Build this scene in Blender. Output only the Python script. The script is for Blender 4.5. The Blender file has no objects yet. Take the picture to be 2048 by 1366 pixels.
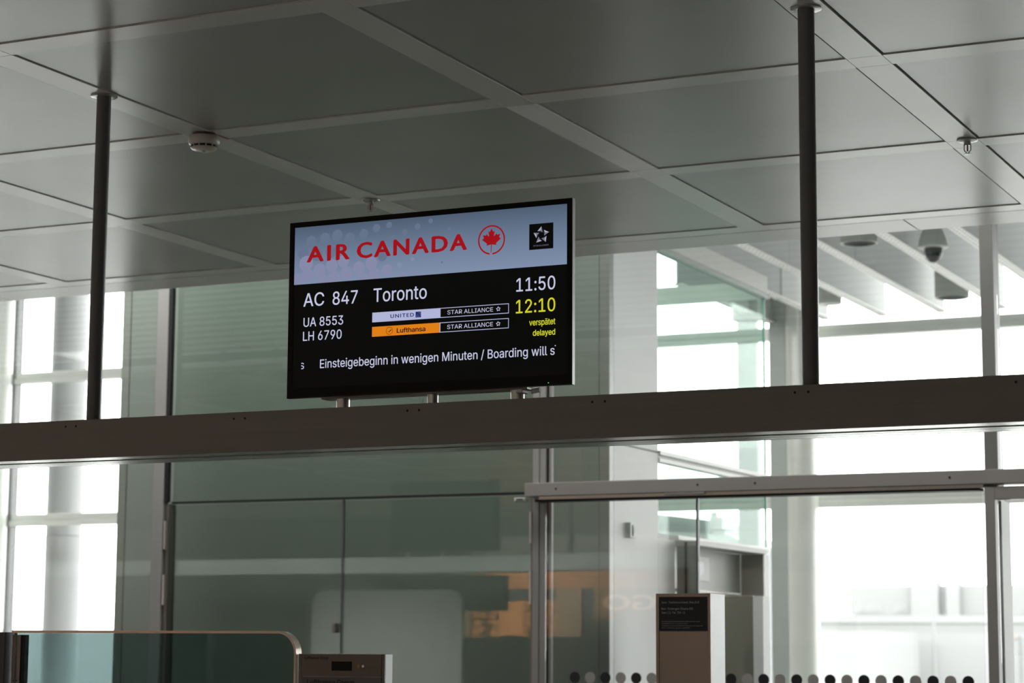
import bpy, bmesh, math, random
from mathutils import Vector, Matrix, noise
C = bpy.context.scene
col = C.collection
random.seed(4)
EYE = 1.6                      # heights below are written above eye level; the floor is at -EYE

# ------------------------------------------------------------------ camera, world, exposure
cam_d = bpy.data.cameras.new('camera'); cam = bpy.data.objects.new('camera', cam_d); col.objects.link(cam)
C.camera = cam
yaw, pitch, roll = -0.4456, 0.1400, 0.0058
f = Vector((math.sin(yaw)*math.cos(pitch), math.cos(yaw)*math.cos(pitch), math.sin(pitch)))
r = f.cross(Vector((0, 0, 1))).normalized(); u = r.cross(f)
r2 = r*math.cos(roll) + u*math.sin(roll); u2 = -r*math.sin(roll) + u*math.cos(roll)
cam.matrix_world = Matrix(((r2.x, u2.x, -f.x, 0), (r2.y, u2.y, -f.y, 0), (r2.z, u2.z, -f.z, EYE), (0, 0, 0, 1)))
cam_d.sensor_width = 36; cam_d.lens = 4386.1/2048*36
cam_d.clip_end = 3000; cam_d.clip_start = 0.05
cam_d.dof.use_dof = True; cam_d.dof.focus_distance = 7.2; cam_d.dof.aperture_fstop = 5.0

W = bpy.data.worlds.new('overcast_sky'); C.world = W; W.use_nodes = True
bg = W.node_tree.nodes['Background']; bg.inputs[0].default_value = (1.0, 0.985, 0.968, 1); bg.inputs[1].default_value = 7.5
C.view_settings.view_transform = 'Standard'; C.view_settings.look = 'None'
C.view_settings.exposure = 0.0; C.view_settings.gamma = 1; C.view_settings.use_curve_mapping = False
C.cycles.transparent_max_bounces = 32; C.cycles.max_bounces = 10; C.cycles.diffuse_bounces = 6; C.cycles.glossy_bounces = 5
C.cycles.use_denoising = True; C.cycles.sample_clamp_indirect = 6.0
C.cycles.caustics_reflective = False; C.cycles.caustics_refractive = False

def portal(loc, sx, sy, rot):
    l = bpy.data.lights.new('daylight_portal', 'AREA'); l.shape = 'RECTANGLE'; l.size = sx; l.size_y = sy
    l.cycles.is_portal = True
    o = bpy.data.objects.new('daylight_portal', l); col.objects.link(o); o.location = loc; o.rotation_euler = rot
portal((-9.5, 22.3, 3.6), 33, 7.4, (math.radians(-90), 0, 0))

def lamp(loc, power, sx, sy, c, rot=(0, 0, 0)):
    l = bpy.data.lights.new('unseen_lamp', 'AREA'); l.shape = 'RECTANGLE'; l.size = sx; l.size_y = sy; l.energy = power; l.color = c; l.spread = math.radians(105)
    o = bpy.data.objects.new('unseen_lamp', l); col.objects.link(o); o.location = loc; o.rotation_euler = rot
lamp((-11.5, 3.9, 3.56), 90, 1.2, 0.3, (1.0, 0.95, 0.9))  # unseen lamp added to brighten the rounded partition screen
lamp((-13.6, -4.45, 3.3), 230, 1.5, 0.4, (1.0, 0.62, 0.35), (math.radians(-38), 0, 0))         # warm shop light at the far side of the hall
for lx in (-16, -10, -4, 2): lamp((lx, -4.5, 3.56), 165, 1.2, 1.2, (1.0, 0.86, 0.74))      # unseen warm fill lamps added to raise the hall light, behind the viewer

# ------------------------------------------------------------------ materials
def lin(c):
    return tuple(((x/255)/12.92 if x/255 <= 0.04045 else ((x/255+0.055)/1.055)**2.4) for x in c)
def newmat(name):
    m = bpy.data.materials.new(name); m.use_nodes = True
    return m, m.node_tree.nodes, m.node_tree.links
def mat(name, c, rough=0.5, metal=0.0, spec=0.5, emit=None, estr=1.0, var=0.06, vscale=6.0, bump=0.0, stretch=None, coat=0.0):
    m, n, l = newmat(name); b = n['Principled BSDF']
    b.inputs['Roughness'].default_value = rough; b.inputs['Metallic'].default_value = metal
    b.inputs['Specular IOR Level'].default_value = spec; b.inputs['Coat Weight'].default_value = coat
    b.inputs['Coat Roughness'].default_value = 0.05
    b.inputs['Base Color'].default_value = (*c, 1)
    if var or bump:
        tc = n.new('ShaderNodeTexCoord'); mp = n.new('ShaderNodeMapping'); nz = n.new('ShaderNodeTexNoise')
        mp.inputs['Scale'].default_value = stretch or (1, 1, 1)
        nz.inputs['Scale'].default_value = vscale; nz.inputs['Detail'].default_value = 5
        l.new(tc.outputs['Object'], mp.inputs[0]); l.new(mp.outputs[0], nz.inputs['Vector'])
        if var:
            rp = n.new('ShaderNodeMapRange'); rp.inputs[1].default_value = 0.3; rp.inputs[2].default_value = 0.7
            rp.inputs[3].default_value = 1-var; rp.inputs[4].default_value = 1+var
            mx = n.new('ShaderNodeVectorMath'); mx.operation = 'SCALE'; mx.inputs[0].default_value = c
            l.new(nz.outputs[0], rp.inputs[0]); l.new(rp.outputs[0], mx.inputs['Scale']); l.new(mx.outputs[0], b.inputs['Base Color'])
        if bump:
            bp = n.new('ShaderNodeBump'); bp.inputs['Strength'].default_value = bump; bp.inputs['Distance'].default_value = 0.002
            l.new(nz.outputs[0], bp.inputs['Height']); l.new(bp.outputs[0], b.inputs['Normal'])
    if emit:
        b.inputs['Emission Color'].default_value = (*emit, 1); b.inputs['Emission Strength'].default_value = estr
    return m
def glass(name, tint=(0.9, 0.95, 0.93), boost=1.0, f0=0.04, rough=0.0, body=None, bfac=0.0):
    """clear sheet: transmits with a tint and mirrors by Schlick's law on both faces; optional tinted body"""
    m, n, l = newmat(name)
    out = n['Material Output']; n.remove(n['Principled BSDF'])
    g = n.new('ShaderNodeNewGeometry'); d = n.new('ShaderNodeVectorMath'); d.operation = 'DOT_PRODUCT'
    l.new(g.outputs['Incoming'], d.inputs[0]); l.new(g.outputs['Normal'], d.inputs[1])
    def M(op, a, b=None):
        x = n.new('ShaderNodeMath'); x.operation = op
        for i, v in enumerate((a, b)):
            if v is None: continue
            if isinstance(v, (int, float)): x.inputs[i].default_value = v
            else: l.new(v, x.inputs[i])
        return x.outputs[0]
    c = M('ABSOLUTE', d.outputs['Value']); k = M('POWER', M('SUBTRACT', 1.0, c), 5.0)
    fac = M('MINIMUM', M('MULTIPLY', M('ADD', M('MULTIPLY', k, 1-f0), f0), boost), 1.0)
    tr = n.new('ShaderNodeBsdfTransparent'); tr.inputs[0].default_value = (*tint, 1)
    gl = n.new('ShaderNodeBsdfGlossy'); gl.inputs['Roughness'].default_value = rough; gl.inputs[0].default_value = (0.95, 0.97, 0.96, 1)
    base = tr.outputs[0]
    if body:
        df = n.new('ShaderNodeBsdfDiffuse'); df.inputs[0].default_value = (*body, 1)
        mb = n.new('ShaderNodeMixShader'); mb.inputs[0].default_value = bfac
        l.new(base, mb.inputs[1]); l.new(df.outputs[0], mb.inputs[2]); base = mb.outputs[0]
    mx = n.new('ShaderNodeMixShader'); l.new(fac, mx.inputs[0]); l.new(base, mx.inputs[1]); l.new(gl.outputs[0], mx.inputs[2])
    l.new(mx.outputs[0], out.inputs[0])
    return m
M_ = {}
M_['panel'] = mat('ceiling_panel_grey', (0.36, 0.355, 0.345), 0.27, 0.0, 0.7, var=0.05, vscale=1.2)
M_['strip'] = mat('ceiling_strip_light_grey', (0.62, 0.62, 0.60), 0.25, 0.0, 0.7, var=0.03, vscale=2)
M_['plenum'] = mat('plenum_dark', (0.012, 0.013, 0.013), 0.8, var=0.1)
M_['trimw'] = mat('edge_trim_grey', (0.62, 0.61, 0.59), 0.28, 0, 0.6, var=0.02)
M_['mullion'] = mat('mullion_grey_paint', (0.33, 0.325, 0.31), 0.4, 0, 0.5, var=0.03)
M_['header'] = mat('door_header_grey', (0.34, 0.325, 0.305), 0.42, 0.0, 0.5, var=0.03)
M_['beam'] = mat('beam_brown_grey_metal', (0.235, 0.21, 0.19), 0.38, 0.0, 0.5, var=0.05, vscale=3, stretch=(0.3, 4, 40), bump=0.05)
M_['beamlight'] = mat('beam_underside_metal', (0.55, 0.55, 0.53), 0.22, 0.5, 0.6, var=0.03)
M_['pole'] = mat('pole_dark_grey_paint', (0.145, 0.145, 0.15), 0.32, 0, 0.5, var=0.04)
M_['flange'] = mat('flange_satin_metal', (0.5, 0.5, 0.48), 0.25, 0.6, 0.5, var=0.02)
M_['steel'] = mat('brushed_steel', (0.62, 0.59, 0.55), 0.28, 0.85, 0.5, var=0.06, vscale=20, stretch=(8, 8, 0.4))
M_['steeldark'] = mat('brushed_steel_dark', (0.22, 0.20, 0.18), 0.35, 0.6, 0.5, var=0.06, vscale=20, stretch=(8, 8, 0.4))
M_['black'] = mat('black_gap', (0.006, 0.006, 0.007), 0.6, var=0)
M_['blackgloss'] = mat('black_bezel_gloss', (0.003, 0.003, 0.003), 0.3, 0, 0.15, var=0)
M_['greenwall'] = mat('green_grey_enamel', (0.285, 0.315, 0.285), 0.25, 0, 0.4, var=0.04, vscale=0.6)
M_['greenwall2'] = mat('green_grey_corner_trim', (0.28, 0.295, 0.27), 0.3, 0, 0.4, var=0.03)
M_['white'] = mat('white_wall_paint', (0.86, 0.865, 0.87), 0.5, 0, 0.4, var=0.015)
M_['whiterail'] = mat('white_rail_paint', (0.72, 0.72, 0.68), 0.35, 0, 0.5, var=0.02)
M_['facade'] = mat('facade_steel_cream_paint', (0.62, 0.64, 0.60), 0.2, 0, 0.6, var=0.02)
M_['facadegreen'] = mat('facade_mullion_green_grey', (0.36, 0.40, 0.375), 0.35, 0, 0.5, var=0.03)
M_['baffle'] = mat('baffle_white', (0.52, 0.53, 0.53), 0.6, 0, 0.2, var=0.015)
M_['floor'] = mat('floor_stone_grey', (0.40, 0.39, 0.375), 0.12, 0, 0.5, var=0.08, vscale=3)
M_['hall'] = mat('hall_wall_dim', (0.16, 0.145, 0.13), 0.6, 0, 0.4, var=0.08)
M_['glass'] = glass('partition_glass', (0.955, 0.97, 0.962), 1.0)
M_['glassdoor'] = glass('door_leaf_green_glass', (0.84, 0.88, 0.855), 1.25)
M_['glassgreen'] = glass('side_wall_green_glass', (0.80, 0.90, 0.86), 0.35, 0.03)
M_['glassfacade'] = glass('facade_glass', (0.97, 0.98, 0.98), 0.6)
M_['glasscounter'] = glass('counter_tinted_glass', (0.52, 0.62, 0.62), 0.7)
M_['glassedge'] = mat('glass_edge_green', (0.45, 0.75, 0.62), 0.15, 0, 0.5, var=0)
M_['led'] = mat('led_green', (0, 0, 0), 0.4, emit=(0.15, 1.0, 0.05), estr=1.3, var=0)

# ------------------------------------------------------------------ helpers
WL = {}
def link(name, bm, m, parent=None, smooth=False):
    """world-space bmesh -> object whose origin is the foot of its bounding box"""
    xs = [v.co for v in bm.verts]
    o0 = Vector(((min(v.x for v in xs)+max(v.x for v in xs))/2, (min(v.y for v in xs)+max(v.y for v in xs))/2, min(v.z for v in xs)))
    for v in bm.verts: v.co -= o0
    bmesh.ops.recalc_face_normals(bm, faces=bm.faces)
    me = bpy.data.meshes.new(name); bm.to_mesh(me); bm.free()
    for mm in (m if isinstance(m, (list, tuple)) else [m]): me.materials.append(mm)
    if smooth:
        for p in me.polygons: p.use_smooth = True
        try: me.set_sharp_from_angle(angle=math.radians(40))
        except Exception: pass
    o = bpy.data.objects.new(name, me); col.objects.link(o)
    place(o, o0, parent)
    return o
def place(o, w, parent):
    WL[o.name] = Vector(w)
    if parent: o.parent = parent; o.location = Vector(w)-WL[parent.name]
    else: o.location = w
def empty(name, loc):
    o = bpy.data.objects.new(name, None); col.objects.link(o); o.empty_display_size = 0.1
    loc = Vector((loc[0], loc[1], loc[2]+EYE)); place(o, loc, None); return o
def tag(o, label=None, cat=None, group=None, kind=None):
    for k, v in (('label', label), ('category', cat), ('group', group), ('kind', kind)):
        if v: o[k] = v
    return o
def abox(bm, x0, x1, y0, y1, z0, z1, bev=0.0, mi=0):
    g = bmesh.ops.create_cube(bm, size=1.0)
    vs = g['verts']
    for v in vs:
        v.co = Vector((x0+(v.co.x+.5)*(x1-x0), y0+(v.co.y+.5)*(y1-y0), EYE+z0+(v.co.z+.5)*(z1-z0)))
    fs = {f_ for v in vs for f_ in v.link_faces}
    for f_ in fs: f_.material_index = mi
    if bev:
        es = list({e for v in vs for e in v.link_edges})
        bmesh.ops.bevel(bm, geom=es, offset=bev, segments=2, affect='EDGES', profile=0.5)
def box(name, x0, x1, y0, y1, z0, z1, m, parent=None, bev=0.0):
    bm = bmesh.new(); abox(bm, x0, x1, y0, y1, z0, z1, bev); return link(name, bm, m, parent)
def boxes(name, L, m, parent=None, bev=0.0):
    bm = bmesh.new()
    for b in L: abox(bm, *b, bev=bev)
    return link(name, bm, m, parent)
def acyl(bm, p0, p1, r0, r1=None, n=24, cap=True):
    p0 = Vector(p0)+Vector((0, 0, EYE)); p1 = Vector(p1)+Vector((0, 0, EYE)); d = p1-p0
    q = d.to_track_quat('Z', 'Y').to_matrix().to_4x4()
    bmesh.ops.create_cone(bm, cap_ends=cap, segments=n, radius1=r0, radius2=r0 if r1 is None else r1, depth=d.length,
                          matrix=Matrix.Translation((p0+p1)/2) @ q)
def cyl(name, p0, p1, r, m, parent=None, n=24, r1=None, smooth=True):
    bm = bmesh.new(); acyl(bm, p0, p1, r, r1, n); return link(name, bm, m, parent, smooth)
def lathe(name, c, prof, m, parent=None, n=40, smooth=True, closed=True):
    """prof: (radius, height) from top to bottom about the vertical through c"""
    bm = bmesh.new(); rings = []
    for (rr, zz) in prof:
        if rr < 1e-6: rings.append([bm.verts.new((c[0], c[1], c[2]+zz+EYE))])
        else: rings.append([bm.verts.new((c[0]+rr*math.cos(2*math.pi*i/n), c[1]+rr*math.sin(2*math.pi*i/n), c[2]+zz+EYE)) for i in range(n)])
    for a, b in zip(rings, rings[1:]):
        for i in range(n):
            j = (i+1) % n
            if len(a) == 1 and len(b) == 1: continue
            if len(a) == 1: bm.faces.new((a[0], b[j], b[i]))
            elif len(b) == 1: bm.faces.new((a[i], a[j], b[0]))
            else: bm.faces.new((a[i], a[j], b[j], b[i]))
    return link(name, bm, m, parent, smooth)
def poly(name, pts, y, m, parent=None):
    """flat figure standing in an XZ plane at depth y, facing the hall; pts = [(x, z)]"""
    from mathutils.geometry import tessellate_polygon as tp
    P = [Vector((x, z, 0)) for x, z in pts]; bm = bmesh.new()
    vs = [bm.verts.new((x, y, z+EYE)) for x, z in pts]
    for t in tp([P]): bm.faces.new([vs[q] for q in t])
    return link(name, bm, m, parent)
def polys(name, L, y, m, parent=None, th=0.0004):
    bm = bmesh.new()
    for i, (pts, mi) in enumerate(L):
        vs = [bm.verts.new((x, y, z+EYE)) for x, z in pts]
        try: fc = bm.faces.new(vs)
        except ValueError: continue
        fc.material_index = mi
    bmesh.ops.triangulate(bm, faces=list(bm.faces))
    return link(name, bm, m, parent)
FONT = None
try:
    import os
    p_ = bpy.utils.system_resource('DATAFILES', path='fonts')
    p_ = os.path.join(p_, 'Inter.woff2')
    if os.path.exists(p_): FONT = bpy.data.fonts.load(p_)
except Exception: FONT = None
from mathutils.geometry import tessellate_polygon
def glyphs(body, font, space, res):
    """outlines of a line of text -> list of triangles in the text plane (overlapping contours filled one by one)"""
    c = bpy.data.curves.new('tmp', 'FONT'); c.body = body; c.size = 1; c.space_character = space; c.resolution_u = res; c.fill_mode = 'NONE'
    if font: c.font = font
    o = bpy.data.objects.new('tmp', c); col.objects.link(o); bpy.context.view_layer.update()
    me = bpy.data.meshes.new_from_object(o); bpy.data.objects.remove(o); bpy.data.curves.remove(c)
    co = [v.co.copy() for v in me.vertices]; nx = {}
    for e in me.edges: nx[e.vertices[0]] = e.vertices[1]
    bpy.data.meshes.remove(me)
    loops = []; seen = set()
    for a in list(nx):
        if a in seen: continue
        L = []; q = a
        while q in nx and q not in seen: seen.add(q); L.append(q); q = nx[q]
        if len(L) > 2: loops.append([co[q] for q in L])
    def area(L): return sum(a.x*b.y-b.x*a.y for a, b in zip(L, L[1:]+L[:1]))/2
    def inside(p, L):
        r_ = False
        for a, b in zip(L, L[1:]+L[:1]):
            if (a.y > p.y) != (b.y > p.y) and p.x < (b.x-a.x)*(p.y-a.y)/(b.y-a.y)+a.x: r_ = not r_
        return r_
    big = max(loops, key=lambda L: abs(area(L))); sg = 1 if area(big) > 0 else -1
    outs = [L for L in loops if area(L)*sg > 0]; ins = [L for L in loops if area(L)*sg <= 0]
    tris = []
    for L in outs:
        H = [h for h in ins if inside(h[0], L)]
        flat = [p for P in [L]+H for p in P]
        for t in tessellate_polygon([L]+H): tris.append([flat[q].copy() for q in t])
    return tris
def text(body, x0, x1, zb, zh, y, m, parent, name='lettering', bold=0.0, space=1.0, ref='H', flip=False, res=3, font='inter'):
    """one line of lettering in the XZ plane at depth y: from x0 to x1, baseline zb, cap height zh"""
    fo = FONT if font == 'inter' else None
    cap = max(p.y for t in glyphs(ref, fo, 1, res) for p in t)
    T = glyphs(body, fo, space, res); xs_ = [p.x for t in T for p in t]; mn, mx = min(xs_), max(xs_)
    w_ = bold*cap
    shifts = [(0, 0)]+([(w_, 0), (-w_, 0), (0, w_*.6), (0, -w_*.6), (w_*.7, w_*.4), (-w_*.7, -w_*.4)] if bold else [])
    sz = zh/cap; sx = (x1-x0)/(mx-mn)
    bm = bmesh.new()
    for q, (ex, ez) in enumerate(shifts):
        for t in T:
            vs = [bm.verts.new((x0+(p.x-mn+ex)*sx, y-q*0.000006, EYE+zb+(p.y+ez)*sz)) for p in t]
            bm.faces.new(vs)
    return link(name, bm, m, parent)

# ================================================================== SETTING
PX, PY = 1.34743, 1.34060
X0, Y0 = -6.08611, 4.41920
WS, WH = 0.1250, 0.1244
CZ = 2.0
fl = box('floor', -26, 8, -14, 22.4, -EYE-0.3, -EYE, M_['floor']); tag(fl, kind='structure')
ceil = box('ceiling', -22, 7, -12, 10.13, CZ+0.045, CZ+0.10, M_['plenum']); tag(ceil, kind='structure')
I0, I1, J0, J1 = -5, 8, -4, 4
GAP = 0.008
def bm_slab(sx, sy, th, bev=0.0015):
    bm = bmesh.new(); abox(bm, -sx/2, sx/2, -sy/2, sy/2, -EYE, -EYE+th, bev); 
    bmesh.ops.recalc_face_normals(bm, faces=bm.faces)
    me = bpy.data.meshes.new('slab'); bm.to_mesh(me); bm.free(); return me
def put(name, me, m, w, parent):
    if not me.materials: me.materials.append(m)
    o = bpy.data.objects.new(name, me); col.objects.link(o); place(o, Vector((w[0], w[1], w[2]+EYE)), parent); return o
pm = bm_slab(PX-WS-2*GAP, PY-WH-2*GAP, 0.03); 
sm_s = bm_slab(WS, PY-WH-0.0015, 0.03, 0.001); sm_h = bm_slab(PX-WS-0.0015, WH, 0.03, 0.001); sm_x = bm_slab(WS-0.001, WH-0.001, 0.03, 0.0008)
for i in range(I0, I1+1):
    for j in range(J0, J1+1):
        xi, yj = X0+PX*i, Y0+PY*j
        if j > J0: put('panel', pm, M_['panel'], (xi+PX/2, yj-PY/2, CZ+0.004), ceil)
        put('strip', sm_x, M_['strip'], (xi, yj, CZ), ceil)
        put('strip', sm_h, M_['strip'], (xi+PX/2, yj, CZ), ceil)
        if j > J0 and not (i == 2 and j == 3): put('strip', sm_s, M_['strip'], (xi, yj-PY/2, CZ), ceil)
# the one lighter replacement strip, with a brighter repainted end
mp, n, l = newmat('repainted_strip'); b = n['Principled BSDF']; b.inputs['Roughness'].default_value = 0.32
tc = n.new('ShaderNodeTexCoord'); nz = n.new('ShaderNodeTexNoise'); nz.inputs['Scale'].default_value = 14
sp = n.new('ShaderNodeSeparateXYZ'); ad = n.new('ShaderNodeMath'); ad.operation = 'MULTIPLY_ADD'; ad.inputs[1].default_value = 0.16
rp = n.new('ShaderNodeValToRGB'); rp.color_ramp.elements[0].position = 0.285; rp.color_ramp.elements[1].position = 0.30
rp.color_ramp.elements[0].color = (0.88, 0.88, 0.88, 1); rp.color_ramp.elements[1].color = (1, 1, 1, 1)
l.new(tc.outputs['Object'], nz.inputs['Vector']); l.new(tc.outputs['Object'], sp.inputs[0])
l.new(nz.outputs[0], ad.inputs[0]); l.new(sp.outputs['Y'], ad.inputs[2]); l.new(ad.outputs[0], rp.inputs[0]); l.new(rp.outputs[0], b.inputs['Base Color'])
me_ = sm_s.copy(); me_.materials.clear()
o = put('strip', me_, mp, (X0+PX*2, Y0+PY*2.5, CZ), ceil); o['label'] = 'lighter ceiling strip with a white repainted end'
# plain ceiling over the rest of the hall and walls that close it
box('soffit', -22, X0+PX*I0-0.1, -12, 10.0, CZ, CZ+0.03, M_['panel'], ceil)
box('soffit', X0+PX*I0-0.1, 7, -12, Y0+PY*J0-0.07, CZ, CZ+0.03, M_['panel'], ceil)
# edge trim behind the last strip, with its seams, upstand and horizontal louvre slats that face the facade
tr = box('trim_1', -22, 7, 9.846, 9.85, CZ, CZ+0.05, M_['plenum']); tag(tr, kind='structure')
k = 0
xs = [-22, -18.8, -16.1, -13.4, -10.75, -8.06, -5.38, -2.69, 0.0, 2.7, 7]
for a, b_ in zip(xs, xs[1:]):
    box('panel', a+0.003, b_-0.003, 9.852, 10.14, CZ+0.002, CZ+0.03, M_['trimw'], tr, 0.002)
lv = box('trim_2', -22, 7, 10.02, 10.04, CZ+0.05, 3.3, M_['greenwall2']); tag(lv, kind='structure')
for k in range(26):
    z = 2.15+0.045*k
    box('slat', -22, 7, 10.045, 10.075, z, z+0.022, M_['trimw'], lv)
box('rail', -22, 7, 10.08, 10.12, 2.082, 2.118, M_['white'], lv)
box('rail', -22, 7, 10.08, 10.12, 2.032, 2.050, M_['white'], lv)
for k in range(40):
    box('bracket', -13.45+0.44*k, -13.40+0.44*k, 10.075, 10.125, 2.032, 2.125, M_['mullion'], lv)

w = box('wall_back', -26, 8, -14, -13.8, -EYE, 5.6, M_['hall']); tag(w, kind='structure')
w = box('wall_right', 7, 7.3, -14, 22.4, -EYE, 5.6, M_['hall']); tag(w, kind='structure')
w = box('wall_left', -26.3, -26, -14, 22.4, -EYE, 5.6, M_['hall']); tag(w, kind='structure')

# louvred high ceiling between the edge and the facade
hc = box('ceiling', -26, 7, 10.1, 23.2, 5.60, 5.8, M_['white']); tag(hc, kind='structure')
mb, n, l = newmat('baffle_perforated'); b = n['Principled BSDF']; b.inputs['Roughness'].default_value = 0.45
tc = n.new('ShaderNodeTexCoord'); mpp = n.new('ShaderNodeMapping'); sep = n.new('ShaderNodeSeparateXYZ')
l.new(tc.outputs['Object'], sep.inputs[0])
def mth(op, a, b2=None, c2=None):
    x = n.new('ShaderNodeMath'); x.operation = op
    for i_, v in enumerate((a, b2, c2)):
        if v is None: continue
        if isinstance(v, (int, float)): x.inputs[i_].default_value = v
        else: l.new(v, x.inputs[i_])
    return x.outputs[0]
fy = mth('ABSOLUTE', mth('SUBTRACT', mth('FRACT', mth('MULTIPLY', sep.outputs['Y'], 11.0)), 0.5))      # slots along the strip
fx = mth('ABSOLUTE', mth('SUBTRACT', mth('ABSOLUTE', sep.outputs['X']), 0.022))
h1 = mth('LESS_THAN', fy, 0.24); h2 = mth('LESS_THAN', fx, 0.009); hh = mth('MULTIPLY', h1, h2)
mx = n.new('ShaderNodeMix'); mx.data_type = 'RGBA'; l.new(hh, mx.inputs[0]); mx.inputs[6].default_value = (0.80, 0.79, 0.76, 1); mx.inputs[7].default_value = (0.18, 0.18, 0.18, 1)
l.new(mx.outputs[2], b.inputs['Base Color'])
BZ = 3.4
for m_ in range(-4, 19):
    xb = -4.89+0.6075*m_
    if xb > 6.8: break
    for (ya, yb) in (((10.3, 14.4), (14.41, 18.5), (18.51, 21.60)) if m_ > -4 else ((18.9, 21.60),)):
        bm = bmesh.new(); abox(bm, xb-0.012, xb+0.012, ya, yb, BZ+0.008, BZ+0.80)
        link('baffle', bm, M_['baffle'], hc)
        bm = bmesh.new(); abox(bm, xb-0.05, xb+0.05, ya, yb, BZ, BZ+0.008)
        link('baffle_foot', bm, mb, hc)

# facade: bays of glass between mullions with two transoms
FY = 21.9
wins = [-22.42, -17.3, -12.17, -7.05, -1.93, 3.19]
for k, (a, b_) in enumerate(zip([-26.0]+wins, wins+[7.0])):
    wn = box('window_%d' % (k+1), a-0.10, a-0.045, FY+0.01, FY+0.14, -EYE, 5.6, M_['pole']); tag(wn, kind='structure')
    for (z0, z1) in ((3.26, 3.40), (1.485, 1.635), (-1.6, -1.45)):
        box('transom', a-0.045, b_-0.10, FY-0.02, FY+0.10, z0, (z0+z1)/2-0.006, M_['facade'], wn, 0.006)
        box('transom', a-0.045, b_-0.10, FY+0.02, FY+0.12, (z0+z1)/2, z1, M_['facade'], wn, 0.006)
    zz = [-1.45, 1.485, 1.635, 3.26, 3.40, 5.6]
    for q in range(0, 6, 2):
        box('pane', a-0.043, b_-0.102, FY+0.06, FY+0.072, zz[q]+0.002, zz[q+1]-0.002, M_['glassfacade'], wn)
cols = []
for i_, xc in enumerate(wins):
    lab = {1: 'round cream facade column at the far left window', 3: 'round cream facade column between the vestibule and the right-hand window'}.get(i_)
    o = cyl('facade_column', (xc+(-0.10 if i_ == 1 else 0.03), FY-0.25, -EYE), (xc+(-0.10 if i_ == 1 else 0.03), FY-0.25, 5.6), 0.16 if i_ != 3 else 0.16, M_['facade'], None, 32)
    tag(o, kind='structure')
# flat green-grey post beside the right column
o = box('facade_column', -7.34, -7.165, FY-0.32, FY-0.05, -EYE, 5.6, M_['facadegreen']); tag(o, kind='structure')

# ------------------------------------------------------------------ glazed gate partition (Y = 11.65)
G = 11.65
wf = box('wall_front', -22, 7, G-0.04, G+0.04, -EYE, -EYE+0.06, M_['mullion']); tag(wf, kind='structure')
box('head', -22, 7, G-0.04, G+0.04, 3.30, 3.42, M_['mullion'], wf)
mulls = [-18.71, -16.04, -13.37, -10.70, -8.035, -5.37, -2.71, -0.05, 2.61, 5.28]
for i_, xm in enumerate(mulls):
    wd = 0.032 if i_ >= 6 else 0.062
    if i_ == 6: box('mullion', -2.745, -2.672, G-0.07, G+0.06, -EYE+0.06, 3.30, mat('mullion_darker_grey', (0.19, 0.19, 0.18), 0.4), wf, 0.003)
    elif i_ == 5:
        box('mullion', -5.392, -5.352, G-0.07, G-0.01, -EYE+0.06, 3.30, M_['mullion'], wf, 0.002)
        box('mullion', -5.350, -5.312, G-0.065, G-0.01, -EYE+0.06, 3.30, M_['mullion'], wf, 0.002)
        box('dark_joint', -5.312, -5.298, G-0.05, G-0.02, -EYE+0.06, 3.30, M_['black'], wf)
        box('mullion', -5.297, -5.281, G-0.05, G-0.02, -EYE+0.06, 3.30, M_['mullion'], wf, 0.002)
    else:
        box('mullion', xm-0.025, xm+0.007, G-0.06, G-0.01, -EYE+0.06, 3.30, M_['mullion'], wf, 0.002)
        box('mullion', xm+0.009, xm+0.066, G-0.07, G-0.01, -EYE+0.06, 3.30, M_['mullion'], wf, 0.002)
box('dark_joint', -7.968, -7.944, G-0.066, G-0.03, 0.92, 3.30, M_['black'], wf)  # black strip painted in for the dark of an open shadow gap
for i_ in range(len(mulls)-1):
    a, b_ = mulls[i_]+0.066, mulls[i_+1]-0.025
    if i_ == 4: box('pane', -7.940, -5.394, G-0.006, G+0.006, 0.925, 3.30, M_['glassdoor'], wf)
    elif i_ == 5: box('pane', -5.285, -2.75, G-0.006, G+0.006, 0.96, 3.30, M_['glass'], wf)
    elif i_ == 6: box('pane', -2.67, -0.115, G-0.006, G+0.006, 0.96, 3.30, M_['glass'], wf)
    else: box('pane', a, b_, G-0.006, G+0.006, -EYE+0.06, 3.30, M_['glass'], wf)

# hinged double door in the middle bay
d1 = box('door_1', -7.94, -5.394, G-0.02, G+0.02, 0.908, 0.922, M_['black']); tag(d1, kind='structure')
box('leaf', -7.932, -6.703, G-0.008, G+0.008, -EYE+0.01, 0.900, M_['glassdoor'], d1)
box('leaf', -6.690, -5.412, G-0.008, G+0.008, -EYE+0.01, 0.900, M_['glassdoor'], d1)
box('seal', -6.703, -6.690, G-0.007, G+0.007, -EYE+0.01, 0.905, mat('door_seal_grey', (0.10, 0.11, 0.11), 0.5), d1)
for (xa, xb) in ((-7.966, -7.938), (-5.412, -5.394)):
    box('jamb', xa, xb, G-0.05, G+0.03, -EYE, 0.905, M_['steeldark'], d1)
    for (z0, z1) in ((0.62, 0.80), (0.27, 0.46), (-1.2, -1.0)):
        h = cyl('hinge', ((xa+xb)/2, G-0.062, z0), ((xa+xb)/2, G-0.062, z1), 0.013, M_['steel'], d1, 16)
        box('hinge_plate', (xa+xb)/2-0.012, (xa+xb)/2+0.022, G-0.058, G-0.045, z0+0.01, z1-0.01, M_['steeldark'], h)
box('door_knob', -6.74, -6.71, G-0.05, G-0.009, 0.10, 0.16, M_['steeldark'], d1, 0.008)
sn = box('door_contact_sensor', -5.465, -5.391, 11.48, 11.52, 0.857, 0.878, M_['whiterail'], None, 0.003)
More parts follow.
